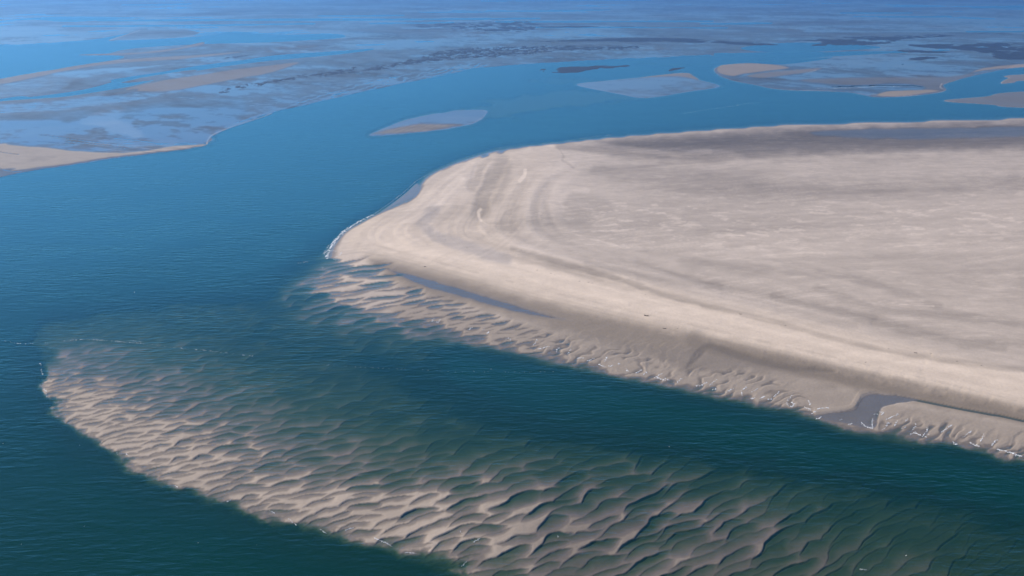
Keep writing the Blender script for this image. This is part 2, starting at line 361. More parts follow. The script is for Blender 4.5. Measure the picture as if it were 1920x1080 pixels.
# ---- shoal tone
SHOAL = [(60,610),(300,560),(560,560),(700,640),(900,760),(1100,820),(1400,870),(1700,940),(2000,1040),(2000,1300),(880,1300),(820,1060),(600,1010),(420,960),(280,905),(120,800),(70,720)]
fill(TONE, SHOAL, 0.34, 20); fill(WARM, SHOAL, 0.8, 20)
s_, m_ = poly_mask([(1000,860),(1200,860),(1500,900),(2100,1040),(2100,1320),(1000,1320),(960,1060),(980,980)], 120)
TONE[s_] *= 1 - 0.22 * m_; WETX[s_] = np.maximum(WETX[s_], 0.5 * m_); WARM[s_] -= 0.2 * m_
tone_n = fbm(WX / 12, WY / 12, 4, 22)
TONE += (PY > 470) * tone_n * 0.035 * (1 - BANKM)

# ------------------------------------------------------------------ megaripples: scoops with a steep lip on the far side
rng = np.random.default_rng(7)
WPX = fbm(PX / 70, PY / 34, 3, 11); WPY = fbm(PX / 55, PY / 40, 3, 12)
def mpp_v(y):                       # metres of ground per survey row at y
    a = ground(960, y - 0.5)[1]; b = ground(960, y + 0.5)[1]
    return float(a - b)
SC = np.zeros(PX.shape, np.float32); SF = np.zeros(PX.shape, np.float32)
def scoops(region, lam, wid, slope, ncand, depth=0.05, amp=None, seed=1, warp=1.0, q=(0.25, 0.8), lipk=0.08):
    rg = np.random.default_rng(seed)
    P = np.array(region, float)
    X = rg.uniform(P[:, 0].min(), P[:, 0].max(), ncand); Y = rg.uniform(P[:, 1].min(), P[:, 1].max(), ncand)
    ok = inside(X, Y, P); X = X[ok]; Y = Y[ok]
    ax = np.empty(len(X)); ay = np.empty(len(X)); aw = np.empty(len(X)); al = np.empty(len(X)); n = 0
    for x, y in zip(X, Y):
        L = lam(x, y); W_ = wid(x, y); s = slope(x, y)
        dx = ax[:n] - x; dy = ay[:n] - y
        c = 1 / math.sqrt(1 + s * s); du = (dx + s * dy) * c; dv = (dy - s * dx) * c
        if n and np.any((du / (1.25 * W_)) ** 2 + (dv / (0.60 * L)) ** 2 < 1): continue
        ax[n] = x; ay[n] = y; aw[n] = W_; al[n] = L; n += 1
    for k in range(n):
        x, y, W_, L = ax[k], ay[k], aw[k] * rg.uniform(0.8, 1.45), al[k] * rg.uniform(0.85, 1.2)
        s = slope(x, y) + rg.normal(0, 0.05); c = 1 / math.sqrt(1 + s * s)
        b = sl_box(x - W_ * 1.1, x + W_ * 1.1, y - L * 1.2 - abs(s) * W_, y + 2.2 * L + abs(s) * W_)
        X_ = PX[b] - x + WPX[b] * L * 0.5 * warp; Y_ = PY[b] - y + WPY[b] * L * 0.65 * warp
        u = (X_ + s * Y_) * c / W_; v = (Y_ - s * X_) * c
        qq = rg.uniform(*q)
        lip = L * (qq * u * u * np.where(u < 0, 1.25, 0.45) - 0.25)
        d = v - lip
        e = max(1.2, lipk * L)
        taper = np.clip(1 - np.abs(u) ** 3, 0, 1)
        Lu = L * 1.25 * np.sqrt(np.clip(1 - u * u, 0.02, 1))
        prof = np.clip(d / e, 0, 1) * (0.78 * np.clip(1 - d / Lu, 0, 1) + 0.22 * np.exp(-np.maximum(d, 0) / (0.13 * L)) * (d < Lu))
        D = depth * L * mpp_v(y) * rg.uniform(0.7, 1.2)
        a_ = D * prof * taper
        SC[b] = np.maximum(SC[b], a_); SF[b] = np.maximum(SF[b], np.clip(prof, 0, 1) * taper)
    return n
shoal_reg = [(60,600),(300,545),(560,540),(720,610),(900,700),(1100,790),(1400,850),(1700,910),(2050,1000),(2100,1150),(1900,1200),(880,1200),(780,1110),(560,1060),(380,1000),(240,930),(60,800)]
lamS = lambda x, y: (0.74 + 0.10 * min(max((x - 400) / 600, 0), 1)) * min(max(9.0 + 0.017 * x + 0.010 * (y - 600), 10.5), 34)
widS = lambda x, y: lamS(x, y) * (2.45 - 0.6 * min(max((x - 250) / 550, 0), 1))
sloS = lambda x, y: -0.13 - 0.10 * min(max((x - 200) / 700, 0), 1) - 0.25 * min(max((x - 1000) / 500, 0), 1)
n1 = scoops(shoal_reg, lamS, widS, sloS, 190000, 0.080, seed=3, warp=0.55)
fr_reg = [(500,575),(540,520),(600,488),(700,498),(720,520),(780,548),(880,580),(960,612),(1060,640),(1060,684),(985,672),(860,650),(780,640),(700,640),(600,630),(520,610)]
n2 = scoops(fr_reg, lambda x, y: 12.5 - 1.5 * (x - 600) / 400, lambda x, y: 44 if x < 760 else 24, lambda x, y: -0.13, 14000, 0.055, seed=5, warp=0.5, q=(0.05, 0.4))
fr2 = [(1040,640),(1150,655),(1260,690),(1330,690),(1420,705),(1500,745),(1500,775),(1360,748),(1250,727),(1120,700),(1040,684)]
n3 = scoops(fr2, lambda x, y: 18 + 5 * math.sin(x * .11) , lambda x, y: 30 + 14 * math.sin(x * .07 + 1), lambda x, y: -0.40 + .16 * math.sin(x * .05), 6000, 0.030, seed=6, lipk=0.4, q=(0, .9))
fr3 = [(1640,775),(1700,776),(1800,796),(1900,822),(2300,925),(2300,975),(1900,858),(1720,822),(1640,808)]
n4 = scoops(fr3, lambda x, y: 20 + 7 * math.sin(x * .09), lambda x, y: 22 + 9 * math.sin(x * .06), lambda x, y: -0.45 + .15 * math.sin(x * .045), 4500, 0.030, seed=8, lipk=0.25, q=(0, .9))
def ribs_band(pts, a, lam_, seed, amp, wetk, soft=10):
    s_, m = poly_mask(pts, soft)
    wq = fbm(PX[s_] / 55, PY[s_] / 26, 3, seed)
    ph = (a * PX[s_] + PY[s_] + 26 * wq) / lam_
    f = ph - np.floor(ph); saw = np.where(f < 0.22, f / 0.22, (1 - f) / 0.78)      # steep on one side
    m = m * ss(-0.5, 0.3, fbm(PX[s_] / 30, PY[s_] / 14, 2, seed + 3))
    Z[s_] += m * (saw - 0.6) * amp
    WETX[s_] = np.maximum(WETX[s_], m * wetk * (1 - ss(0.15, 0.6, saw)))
ribs_band([(1000,622),(1150,648),(1300,685),(1430,702),(1510,742),(1505,776),(1300,736),(1120,700),(1000,674)], 0.50, 19, 401, 0.30, 0.75)
ribs_band([(1640,778),(1700,782),(1800,800),(1920,835),(2300,925),(2300,975),(1900,858),(1720,822),(1645,808)], 1.0, 27, 405, 0.26, 0.6)
ribs_band([(1040,600),(1150,612),(1300,650),(1300,680),(1150,650),(1060,622)], 0.32, 12, 409, 0.14, 0.6)
ribs_band([(1330,665),(1430,695),(1520,735),(1440,720),(1360,700)], 0.55, 24, 411, 0.16, 0.4)
print("scoops", n1, n2, n3, n4)
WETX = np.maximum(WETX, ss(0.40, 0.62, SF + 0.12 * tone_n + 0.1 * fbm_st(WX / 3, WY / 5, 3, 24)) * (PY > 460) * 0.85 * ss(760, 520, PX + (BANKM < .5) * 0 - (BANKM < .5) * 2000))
SCW = np.where(BANKM > 0.5, 1.0, ss(-3.0, -1.2, Z))
fine = fbm_st((WX * 0.97 + WY * 0.2) / 5, (WY - 0.2 * WX) / 1.6, 3, 33)
low = fbm(WX / 45, WY / 45, 3, 34)
near = PY > 440
Z += np.where(near, low * 0.09 * (1 - BANKM * 0.6), 0)
Z += np.where(near, -SC * SCW * (0.6 + 0.4 * ss(-0.15, 0.15, Z)), 0).astype(np.float32)
Z += np.where(near & ((SC > 0.01) | (BANKM < 0.5)), fine * 0.018, 0).astype(np.float32)
Z += np.where(near, 0.05 * ss(0, 1, SCW) * (1 - BANKM), 0)

# ------------------------------------------------------------------ far tidal flats
FLAT_S = [(-2500,480),(-460,360),(-200,352),(0,334),(60,321),(120,312.5),(200,301),(290,288.5),(350,280),(384,271),(388,266),(396,259),(420,246),(460,231),(500,216),(545,204),(600,192),
          (660,178),(720,165),(780,152),(850,138),(900,128),(980,122),(1080,116),(1200,110),(1330,104),(1340,112),(1300,122),(1200,130)]
flat_poly = FLAT_S[:27] + [(1340,100),(1600,98),(4500,60),(4500,-45),(-2500,-45)]
stn = fbm_st(WX / 260, WY / 420, 4, 101, 0.55)
stn2 = fbm_st(WX / 900, WY / 1500, 4, 111, 0.55)
stn3 = fbm_st((WX + 0.2 * WY) / 60, WY / 60, 4, 121, 0.6)
FZ = (0.05 + 0.10 * stn + 0.07 * stn2 + 0.03 * stn3).astype(np.float32)
dS = np.zeros(PX.shape, np.float32)
sF, mF = poly_mask(flat_poly, 3.0, 2.0, 3, sm=False, pad=40)
Z[sF] = Z[sF] * (1 - mF) + FZ[sF] * mF
mud_s, mud_m = sF, mF
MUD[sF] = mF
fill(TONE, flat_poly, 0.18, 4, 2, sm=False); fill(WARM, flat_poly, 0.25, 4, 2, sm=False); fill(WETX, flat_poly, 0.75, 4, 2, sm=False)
def chan(pts, w_=1.0, z=-0.9, soft=2.0, wob=1.0, poly=False, vs=3.0):
    if poly: fill(Z, pts, z, soft, vs, wob)
    else: stroke(Z, pts, w_, z, soft, vs, wob)
def flat(pts, z, tone, warm, wet, soft=2.0, wob=1.0, vs=3.0, line=None):
    wob = wob * 3.5; soft = soft * 1.6; tone = tone * 0.85
    if z > 0:
        s_, m_ = poly_mask(pts, 14, vs, wob); Z[s_] = np.maximum(Z[s_], -1.0 * np.clip(1 - 2 * m_, 0, 1) ** 0.8 - 3.0 * (m_ < 0.02))
    if warm < 0.85 and z > 0: fill(MUD, pts, 1.0, soft, vs, wob)
    for F, v in ((Z, z), (TONE, tone), (WARM, warm), (WETX, wet)):
        if v is None: continue
        if line: stroke(F, pts, line, v, soft, vs, wob)
        else: fill(F, pts, v, soft, vs, wob)
# big lake on the left and its arms
chan([(-460,95),(-100,90),(0,84),(80,80),(150,77),(205,70),(262,58),(255,63),(215,76),(330,72),(400,66),(440,60),(520,66),(620,64),(640,70),(520,78),(380,82),(250,90),(200,102),(230,108),(140,124),(60,137),(0,147),(-200,170),(-460,200)], z=-1.2, poly=True)
flat([(0,78),(15,72),(90,69),(160,73),(80,81),(12,83)], 0.06, 0.3, 0.2, 1.0)
flat([(205,76),(262,56),(300,53),(345,56),(372,62),(345,68),(280,71),(235,73)], 0.25, 0.20, 0.2, 0.35)
stroke(TONE, [(208,75),(262,57)], .8, 0.5, 1.5, 3)
chan([(0,40),(60,36),(120,40),(250,42),(330,36),(240,33),(100,32)], z=-.6, poly=True)
flat([(-100,56),(100,44),(280,34),(420,36),(330,46),(200,56),(90,64),(0,70),(-100,74)], 0.05, 0.34, 0.2, 1.0)
# sand strip with white edge, brown strips
flat([(0,149),(100,131),(180,118),(270,109),(360,104),(450,98),(350,110),(230,118),(150,128),(60,146),(0,158)], 0.22, 0.34, 0.7, 0.3, 1.5, .5)
stroke(TONE, [(-100,168),(0,147.5),(100,130),(180,117),(240,112)], 0.8, 0.55, 1.5, 3)
flat([(150,103),(260,98),(330,90),(380,79),(372,86),(300,98),(230,103)], 0.22, 0.34, 0.7, 0.3, 1.5, .5)
flat([(0,160),(130,135),(260,125),(330,120),(220,135),(140,150),(120,165),(40,180),(0,182),(-200,200),(-200,180)], 0.05, 0.36, 0.2, 1.0)
flat([(120,170),(135,158),(170,148),(230,140),(340,122),(300,134),(215,148),(208,153),(160,166)], 0.16, 0.2, 0.1, 0.5)
chan([(-300,240),(0,186),(60,182),(110,176),(160,168),(208,155),(215,149),(300,136),(370,124),(450,114),(520,104),(640,96),(700,92),(640,101),(520,112),(420,124),(330,140),(250,160),(180,172),(110,182),(40,189),(0,191)], z=-1.0, poly=True, wob=.5)
flat([(225,155),(300,140),(370,130),(350,138),(280,152)], 0.12, 0.25, 0.4, 0.8)
flat([(235,168),(300,152),(360,143),(430,132),(520,121),(560,118),(500,138),(430,150),(350,166),(300,172)], 0.28, 0.30, 0.75, 0.25, 2, .8)
flat([(0,190),(90,184),(200,176),(250,167),(255,171),(190,182),(90,190),(0,195)], 0.25, 0.2, 0.3, 0.3, 1.2, .5)
# pale wet sheet and dark mud on the left flat
flat([(-100,200),(60,192),(190,178),(330,172),(250,188),(130,205),(0,215),(-100,225)], 0.03, 0.40, 0.15, 1.0, 5, 3)
flat([(-200,225),(40,215),(200,205),(320,190),(450,185),(460,215),(400,250),(385,268),(300,262),(200,262),(60,262),(-200,270)], 0.16, 0.17, 0.05, 0.80, 7, 3)
flat([(150,225),(200,205),(235,206),(225,222),(250,240),(262,256),(230,255),(190,238)], 0.05, 0.42, 0.15, 0.95, 6, 4)
flat([(-200,262),(60,252),(120,255),(180,264),(250,275),(330,274),(300,284),(180,290),(60,288),(0,285)], 0.22, 0.15, 0.1, 0.72, 4, 2)
SANDL = [(-460,300),(-100,285),(0,270),(20,272),(80,277),(160,285),(250,286),(320,276),(384,271),(350,279),(290,286),(200,297),(120,309),(60,316),(20,321),(0,318),(-300,345)]
flat(SANDL, 0.45, 0.40, 0.9, 0.05, 3, 1)
for a in ([(75,253),(120,259),(180,267),(248,275)], [(125,265),(180,271),(240,279)], [(70,266),(138,271)], [(215,259),(270,265),(300,270)], [(0,285),(12,287),(35,290)], [(0,316),(14,320),(40,322)]):
    stroke(Z, a, 0.8, -0.03, 1.5, 2.0, .4); stroke(CALM, a, 4, 1.0, 3)
rg = np.random.default_rng(3)
for k in range(26):
    x = rg.uniform(150, 330); y = 262 + (x - 150) * 0.06 + rg.uniform(0, 18); L = rg.uniform(40, 110)
    stroke(TONE, [(x, y), (x + L * .5, y + L * .055), (x + L, y + L * .06)], 0.5, rg.choice([0.2, 0.42, 0.48]), 1.5, 2.5, .4, .6)
stroke(TONE, [(388,270),(390,262),(400,252),(430,240),(470,227),(510,213)], 0.6, 0.6, 1.4, 2, 0)
stroke(Z, [(388,270),(390,262),(400,252),(430,240),(470,227),(510,213)], 1.0, 0.08, 2, 2, 0)
# ripple ribs on the flat's sea-ward edge
ribs = np.sin((PY + 0.30 * PX + 6 * SM) * 2 * math.pi / 7.0)
s_, m_ = poly_mask([(420,235),(560,190),(700,150),(900,118),(900,140),(720,168),(560,206),(460,240)], 6, 2)
Z[s_] += m_ * ribs[s_] * 0.06; WETX[s_] = np.maximum(WETX[s_], m_ * 0.9)
ribs2 = fbm_st(WX / 14, WY / 9, 3, 140)
s_, m_ = poly_mask([(0,190),(500,150),(900,100),(1300,90),(1300,110),(900,135),(500,215),(385,268),(0,262)], 8, 2)
Z[s_] += m_ * ribs2[s_] * 0.05
# shallow mauve shoal in the channel and the small bar
flat([(830,212),(900,190),(1000,170),(1120,160),(1250,168),(1180,190),(1060,205),(950,222),(880,228)], -0.30, 0.36, 0.3, 0.0, 14, 6, 2)
flat([(980,145),(1060,142),(1150,150),(1100,160),(1000,158)], -0.45, 0.36, 0.3, 0.0, 8, 4, 2)
BAR = [(694,254),(712,244),(745,231),(785,219),(830,211),(880,206.5),(908,207),(912,211),(904,222),(886,231),(862,237),(830,242),(790,247),(740,251.5)]
flat(BAR, 0.04, 0.30, 0.1, 0.98, 2.5, 1, 2)
flat([(700,251),(740,240),(790,233),(840,233),(866,234.5),(830,240),(790,245.5),(740,250)], 0.10, 0.33, 0.8, 0.35, 2.5, 1, 2)
stroke(TONE, [(775,247.5),(830,242),(862,237),(886,230.5),(904,221),(911,211),(905,206.5)], 0.3, 0.50, 1.2, 2)
for k in range(14):
    x = 715 + k * 9; stroke(TONE, [(x, 250 - k * .6), (x + 40, 236 - k * .8)], .4, 0.42 if k % 2 else 0.28, 1.2, 2, 1, .4)
# flats on the right
flat([(1082,159.5),(1130,152),(1220,143.5),(1280,137.5),(1296,140),(1312,150),(1350,162),(1290,172),(1212,183.5),(1160,176)], 0.04, 0.40, 0.2, 0.95, 1.5, 0.3)
flat([(1200,146),(1280,137),(1300,142),(1308,150),(1270,143)], 0.22, 0.34, 0.7, 0.3, 1.5, .5)
flat([(1345,126),(1400,118),(1500,112),(1600,104),(1960,88),(2400,80),(2400,125),(1960,118),(1880,130),(1800,148),(1768,158),(1772,170),(1725,178),(1645,182),(1590,173),(1470,168),(1420,160),(1372,150),(1345,139)], 0.13, 0.22, 0.2, 0.85, 1.5, 0.4)
flat([(1344,131),(1356,122),(1420,119),(1480,127),(1440,133),(1395,139),(1375,143),(1352,139)], 0.3, 0.36, 0.9, 0.2, 2, .6)
flat([(1400,142),(1450,134),(1530,128),(1536,131),(1500,138),(1430,146)], 0.25, 0.30, 0.7, 0.35, 2, .6)
chan([(1385,145),(1420,137),(1500,131),(1530,124),(1516,119),(1545,118),(1560,124),(1700,120),(1600,128)], 0.5, 0.0, 1.2, .4)
flat([(1500,150),(1640,145),(1760,145),(1830,138),(1770,158),(1768,170),(1740,176),(1690,181),(1640,181),(1640,177),(1720,170),(1735,163),(1680,156),(1600,160)], 0.25, 0.25, 0.55, 0.4, 2, .6)
flat([(1645,179),(1670,171),(1735,169),(1760,171),(1720,177),(1680,181)], 0.3, 0.36, 0.95, 0.15, 2, .6)
flat([(1820,138),(1920,120),(2400,108),(2400,113),(1920,126)], 0.28, 0.34, 0.9, 0.2, 2, .6)
stroke(Z, [(1560,163),(1620,161),(1700,160),(1730,163)], 2, 0.0, 2, 2)
for a in ([(1341,128),(1338,133),(1343,141),(1372,152),(1420,162),(1470,168.5),(1560,170)], [(1766,157),(1763,164),(1771,170),(1740,177),(1680,182)], [(1876,156),(1890,146),(1920,139)],
          [(1082,159.5),(1212,183.5),(1290,172)], [(1510,138),(1530,132)], [(1640,177),(1600,176)], [(1760,190),(1860,194),(1920,201)]):
    stroke(TONE, a, 0.5, 0.6, 1.2, 2.5)
flat([(1878,156),(1892,147),(1930,139),(2400,120),(2400,150),(1960,150),(1900,155)], 0.3, 0.33, 0.7, 0.35, 1.5, .3)
flat([(1770,189),(1850,181),(1930,171),(2400,150),(2400,215),(1930,202),(1860,196)], 0.25, 0.33, 0.6, 0.5, 1.5, .3)
chan([(1230,112),(1340,105),(1500,110),(1560,108),(1470,120),(1380,117),(1300,124),(1200,122)], z=-.8, poly=True)
chan([(1390,90),(1500,80),(1650,88),(1580,94),(1460,98)], z=-.5, poly=True)
# far dark reach on the right
for k in range(40):
    x = rg.uniform(-200, 2100); y = rg.uniform(0, 62); L = rg.uniform(120, 480); h_ = rg.uniform(0.6, 2.2) * (0.5 + y / 60)
    z_ = rg.choice([-0.6, -0.5, 0.2, 0.02, 0.02]); dyy = rg.uniform(-0.02, 0.005) * L
    stroke(Z, [(x, y), (x + L * .5, y + dyy * .3), (x + L, y + dyy)], h_ * 2, z_, 2, 4, 1.5)
flat([(340,28),(420,21),(560,17),(640,19),(800,24),(815,26),(700,26),(560,22),(440,24),(370,29)], 0.2, 0.13, 0.1, 0.2, 1.5, .4)

# broken wet sheets, streaks and sandy patches all over the far flats
str_a = fbm_st((WX + 0.6 * WY) / 150, WY / 130, 5, 151, 0.62)
str_b = fbm_st((WX - 0.2 * WY) / 320, WY / 330, 5, 161, 0.6)
far = MUD * (WETX > 0.6)
str_d = fbm_st((WX + 0.3 * WY) / 13, WY / 20, 3, 181, 0.6) * ss(20, 90, PY)
str_c = 0.6 * str_d + fbm_st((WX + 0.3 * WY) / 40, WY / 55, 4, 171, 0.65)
TONE *= 1 + MUD * (1 - WARM[:, :] * 0.5) * (str_a * 0.35 + str_b * 0.25 + str_c * 0.35 - 0.2)
WETX += MUD * (0.35 * str_a + 0.3 * str_c)
WETX += far * (0.30 * ss(-0.25, 0.25, str_b + 0.5 * str_a) - 0.15)
WETX = np.clip(WETX, 0, 1)
WARM += far * 0.5 * ss(0.2, 0.5, str_b)
# ------------------------------------------------------------------ final fields
Z = Z.astype(np.float32)
wet_h = 1 - ss(0.02, 0.16, Z + 0.03 * tone_n)
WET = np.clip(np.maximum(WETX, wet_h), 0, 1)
TONE = np.clip(TONE, 0.06, 0.75)
GLOSS = np.maximum(MUD * (1 - np.clip(WARM, 0, 1)) * np.clip(0.82 + 0.4 * str_a + 0.3 * str_c + 0.3 * str_b, 0.3, 1.0) * (Z > -0.02) * (0.6 + 0.4 * WET), WET ** 5 * ss(-0.03, 0.0, Z) * (0.35 + 0.65 * ss(420, 250, PY))).astype(np.float32)
WARM = np.clip(WARM, 0, 1)[..., None]
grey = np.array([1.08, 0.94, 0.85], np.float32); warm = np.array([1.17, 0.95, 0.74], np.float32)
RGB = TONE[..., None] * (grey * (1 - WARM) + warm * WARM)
sky_cast = np.array([0.66, 0.92, 1.15], np.float32)  # blue of the reflected sky, painted into the colour of the flats
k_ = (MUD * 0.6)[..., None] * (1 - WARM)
RGB = RGB * (1 - k_) + RGB * sky_cast * k_
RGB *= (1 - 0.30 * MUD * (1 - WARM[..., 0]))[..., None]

# ------------------------------------------------------------------ materials
def mat(name):
    m = bpy.data.materials.new(name); m.use_nodes = True; m.node_tree.nodes.clear()
    return m, m.node_tree.nodes, m.node_tree.links
def N(nodes, typ, **kw):
    n = nodes.new(typ)
    for k, v in kw.items(): setattr(n, k, v)
    return n
m_sand, n, l = mat("sand")
out = N(n, "ShaderNodeOutputMaterial"); bs = N(n, "ShaderNodeBsdfPrincipled"); l.new(bs.outputs[0], out.inputs[0])
ac = N(n, "ShaderNodeAttribute", attribute_name="sand_colour"); aw = N(n, "ShaderNodeAttribute", attribute_name="wet")
ag = N(n, "ShaderNodeAttribute", attribute_name="gloss")
geo = N(n, "ShaderNodeNewGeometry")
ns = N(n, "ShaderNodeTexNoise"); ns.inputs["Scale"].default_value = 0.9; ns.inputs["Detail"].default_value = 5; l.new(geo.outputs["Position"], ns.inputs["Vector"])
ns2 = N(n, "ShaderNodeTexNoise"); ns2.inputs["Scale"].default_value = 0.12; ns2.inputs["Detail"].default_value = 6; l.new(geo.outputs["Position"], ns2.inputs["Vector"])
def mth(n, l, op, a, b=None, c=None):
    x = n.new("ShaderNodeMath"); x.operation = op
    for i, v in enumerate((a, b, c)):
        if v is None: continue
        if isinstance(v, (int, float)): x.inputs[i].default_value = v
        else: l.new(v, x.inputs[i])
    return x.outputs[0]
f1 = mth(n, l, 'MULTIPLY_ADD', ns.outputs[0], 0.22, 0.89); f2 = mth(n, l, 'MULTIPLY_ADD', ns2.outputs[0], 0.28, 0.86)
f3 = mth(n, l, 'MULTIPLY', f1, f2)
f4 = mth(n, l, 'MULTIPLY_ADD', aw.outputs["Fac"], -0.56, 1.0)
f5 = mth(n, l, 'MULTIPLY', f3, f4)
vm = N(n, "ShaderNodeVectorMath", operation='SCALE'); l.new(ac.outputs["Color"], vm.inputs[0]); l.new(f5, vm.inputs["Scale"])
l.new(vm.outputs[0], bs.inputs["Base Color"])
l.new(mth(n, l, 'MULTIPLY_ADD', ag.outputs["Fac"], -0.5, 0.85), bs.inputs["Roughness"])
l.new(mth(n, l, 'MULTIPLY_ADD', ag.outputs["Fac"], 0.35, 0.15), bs.inputs["Specular IOR Level"])
l.new(mth(n, l, 'MULTIPLY', ag.outputs["Fac"], 0.7), bs.inputs["Coat Weight"]); bs.inputs["Coat Roughness"].default_value = 0.12; bs.inputs["Coat IOR"].default_value = 1.4
bp = N(n, "ShaderNodeBump"); bp.inputs["Strength"].default_value = 0.5; bp.inputs["Distance"].default_value = 0.25
l.new(ns.outputs[0], bp.inputs["Height"]); l.new(bp.outputs[0], bs.inputs["Normal"])

m_water, n, l = mat("sea_water")
out = N(n, "ShaderNodeOutputMaterial")
ad = N(n, "ShaderNodeAttribute", attribute_name="depth"); acm = N(n, "ShaderNodeAttribute", attribute_name="calm")
geo = N(n, "ShaderNodeNewGeometry")
depth = mth(n, l, 'MAXIMUM', ad.outputs["Fac"], 0.0)
turb = mth(n, l, 'SUBTRACT', 1.0, mth(n, l, 'POWER', 2.71828, mth(n, l, 'MULTIPLY', depth, -0.72)))
ramp = N(n, "ShaderNodeValToRGB"); ramp.color_ramp.elements[0].position = 0; ramp.color_ramp.elements[0].color = (1, 1, 1, 1)
e_ = ramp.color_ramp.elements.new(0.30); e_.color = (0.50, 0.74, 0.58, 1)
ramp.color_ramp.elements[2].position = 1.0; ramp.color_ramp.elements[2].color = (0.05, 0.34, 0.19, 1)
l.new(mth(n, l, 'MULTIPLY', depth, 0.95), ramp.inputs[0])
tr = N(n, "ShaderNodeBsdfTransparent"); l.new(ramp.outputs[0], tr.inputs[0])
df = N(n, "ShaderNodeBsdfDiffuse"); asl = N(n, "ShaderNodeAttribute", attribute_name="sheen_silt")
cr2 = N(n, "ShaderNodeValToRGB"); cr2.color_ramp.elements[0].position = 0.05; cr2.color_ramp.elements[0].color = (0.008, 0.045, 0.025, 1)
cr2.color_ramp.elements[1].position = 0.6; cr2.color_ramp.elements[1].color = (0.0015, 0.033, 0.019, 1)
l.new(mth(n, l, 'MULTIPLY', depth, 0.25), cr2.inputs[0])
mxc = N(n, "ShaderNodeMix", data_type='RGBA'); l.new(asl.outputs["Fac"], mxc.inputs[0]); l.new(cr2.outputs[0], mxc.inputs[6]); mxc.inputs[7].default_value = (0.016, 0.096, 0.122, 1)  # lighter blue: sky reflection painted into the water colour, with silt plumes
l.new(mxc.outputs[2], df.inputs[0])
mx = N(n, "ShaderNodeMixShader"); l.new(turb, mx.inputs[0]); l.new(tr.outputs[0], mx.inputs[1]); l.new(df.outputs[0], mx.inputs[2])
# wavelets: world space, several sizes and directions
def wavetex(scale, sx, sy, rot, detail=3):
    mp = N(n, "ShaderNodeMapping"); mp.inputs["Scale"].default_value = (sx, sy, 1); mp.inputs["Rotation"].default_value = (0, 0, rot)
    l.new(geo.outputs["Position"], mp.inputs[0])
    t_ = N(n, "ShaderNodeTexNoise"); t_.inputs["Scale"].default_value = scale; t_.inputs["Detail"].default_value = detail
    t_.inputs["Distortion"].default_value = 0.3
    l.new(mp.outputs[0], t_.inputs["Vector"]); return t_.outputs[0]
w1 = wavetex(0.42, 0.45, 1.3, R(-18)); w2 = wavetex(0.16, 0.5, 1.5, R(8), 2); w3 = wavetex(0.02, 1, 1.6, 0.3, 3)
patch = mth(n, l, 'MAXIMUM', mth(n, l, 'MULTIPLY_ADD', w3, 3.0, -0.6), 0.25)
wsum = mth(n, l, 'ADD', w1, mth(n, l, 'MULTIPLY', w2, 1.2))
rough_on = mth(n, l, 'MULTIPLY', mth(n, l, 'SUBTRACT', 1.0, acm.outputs["Fac"]), patch)
bp = N(n, "ShaderNodeBump"); bp.inputs["Distance"].default_value = 0.28
l.new(rough_on, bp.inputs["Strength"]); l.new(wsum, bp.inputs["Height"])
gl = N(n, "ShaderNodeBsdfGlossy"); gl.inputs["Color"].default_value = (0.54, 0.90, 0.97, 1)
l.new(mth(n, l, 'MULTIPLY_ADD', acm.outputs["Fac"], -0.16, 0.22), gl.inputs["Roughness"]); l.new(bp.outputs[0], gl.inputs["Normal"])
dotn = N(n, "ShaderNodeVectorMath", operation='DOT_PRODUCT'); l.new(bp.outputs[0], dotn.inputs[0]); l.new(geo.outputs["Incoming"], dotn.inputs[1])
fres = mth(n, l, 'MULTIPLY_ADD', mth(n, l, 'POWER', mth(n, l, 'SUBTRACT', 1.0, mth(n, l, 'ABSOLUTE', dotn.outputs["Value"])), 5.0), 0.98, 0.02)
mx2 = N(n, "ShaderNodeMixShader"); l.new(mth(n, l, 'MULTIPLY', fres, 0.85), mx2.inputs[0]); l.new(mx.outputs[0], mx2.inputs[1]); l.new(gl.outputs[0], mx2.inputs[2])
l.new(mx2.outputs[0], out.inputs[0])

def simple(name, col, rough, spec=0.3):
    m, n, l = mat(name); o = N(n, "ShaderNodeOutputMaterial"); b = N(n, "ShaderNodeBsdfPrincipled"); l.new(b.outputs[0], o.inputs[0])
    g = N(n, "ShaderNodeNewGeometry"); t_ = N(n, "ShaderNodeTexNoise"); t_.inputs["Scale"].default_value = 1.3; t_.inputs["Detail"].default_value = 4
    l.new(g.outputs["Position"], t_.inputs["Vector"])
    v = N(n, "ShaderNodeVectorMath", operation='SCALE'); v.inputs[0].default_value = col
    l.new(mth(n, l, 'MULTIPLY_ADD', t_.outputs[0], 0.8, 0.6), v.inputs["Scale"]); l.new(v.outputs[0], b.inputs["Base Color"])
    b.inputs["Roughness"].default_value = rough; b.inputs["Specular IOR Level"].default_value = spec
    return m
m_foam = simple("foam", (0.82, 0.84, 0.86), 0.6)
m_mussel = simple("mussels", (0.035, 0.038, 0.045), 0.6)
m_wood = simple("driftwood", (0.10, 0.075, 0.055), 0.85)

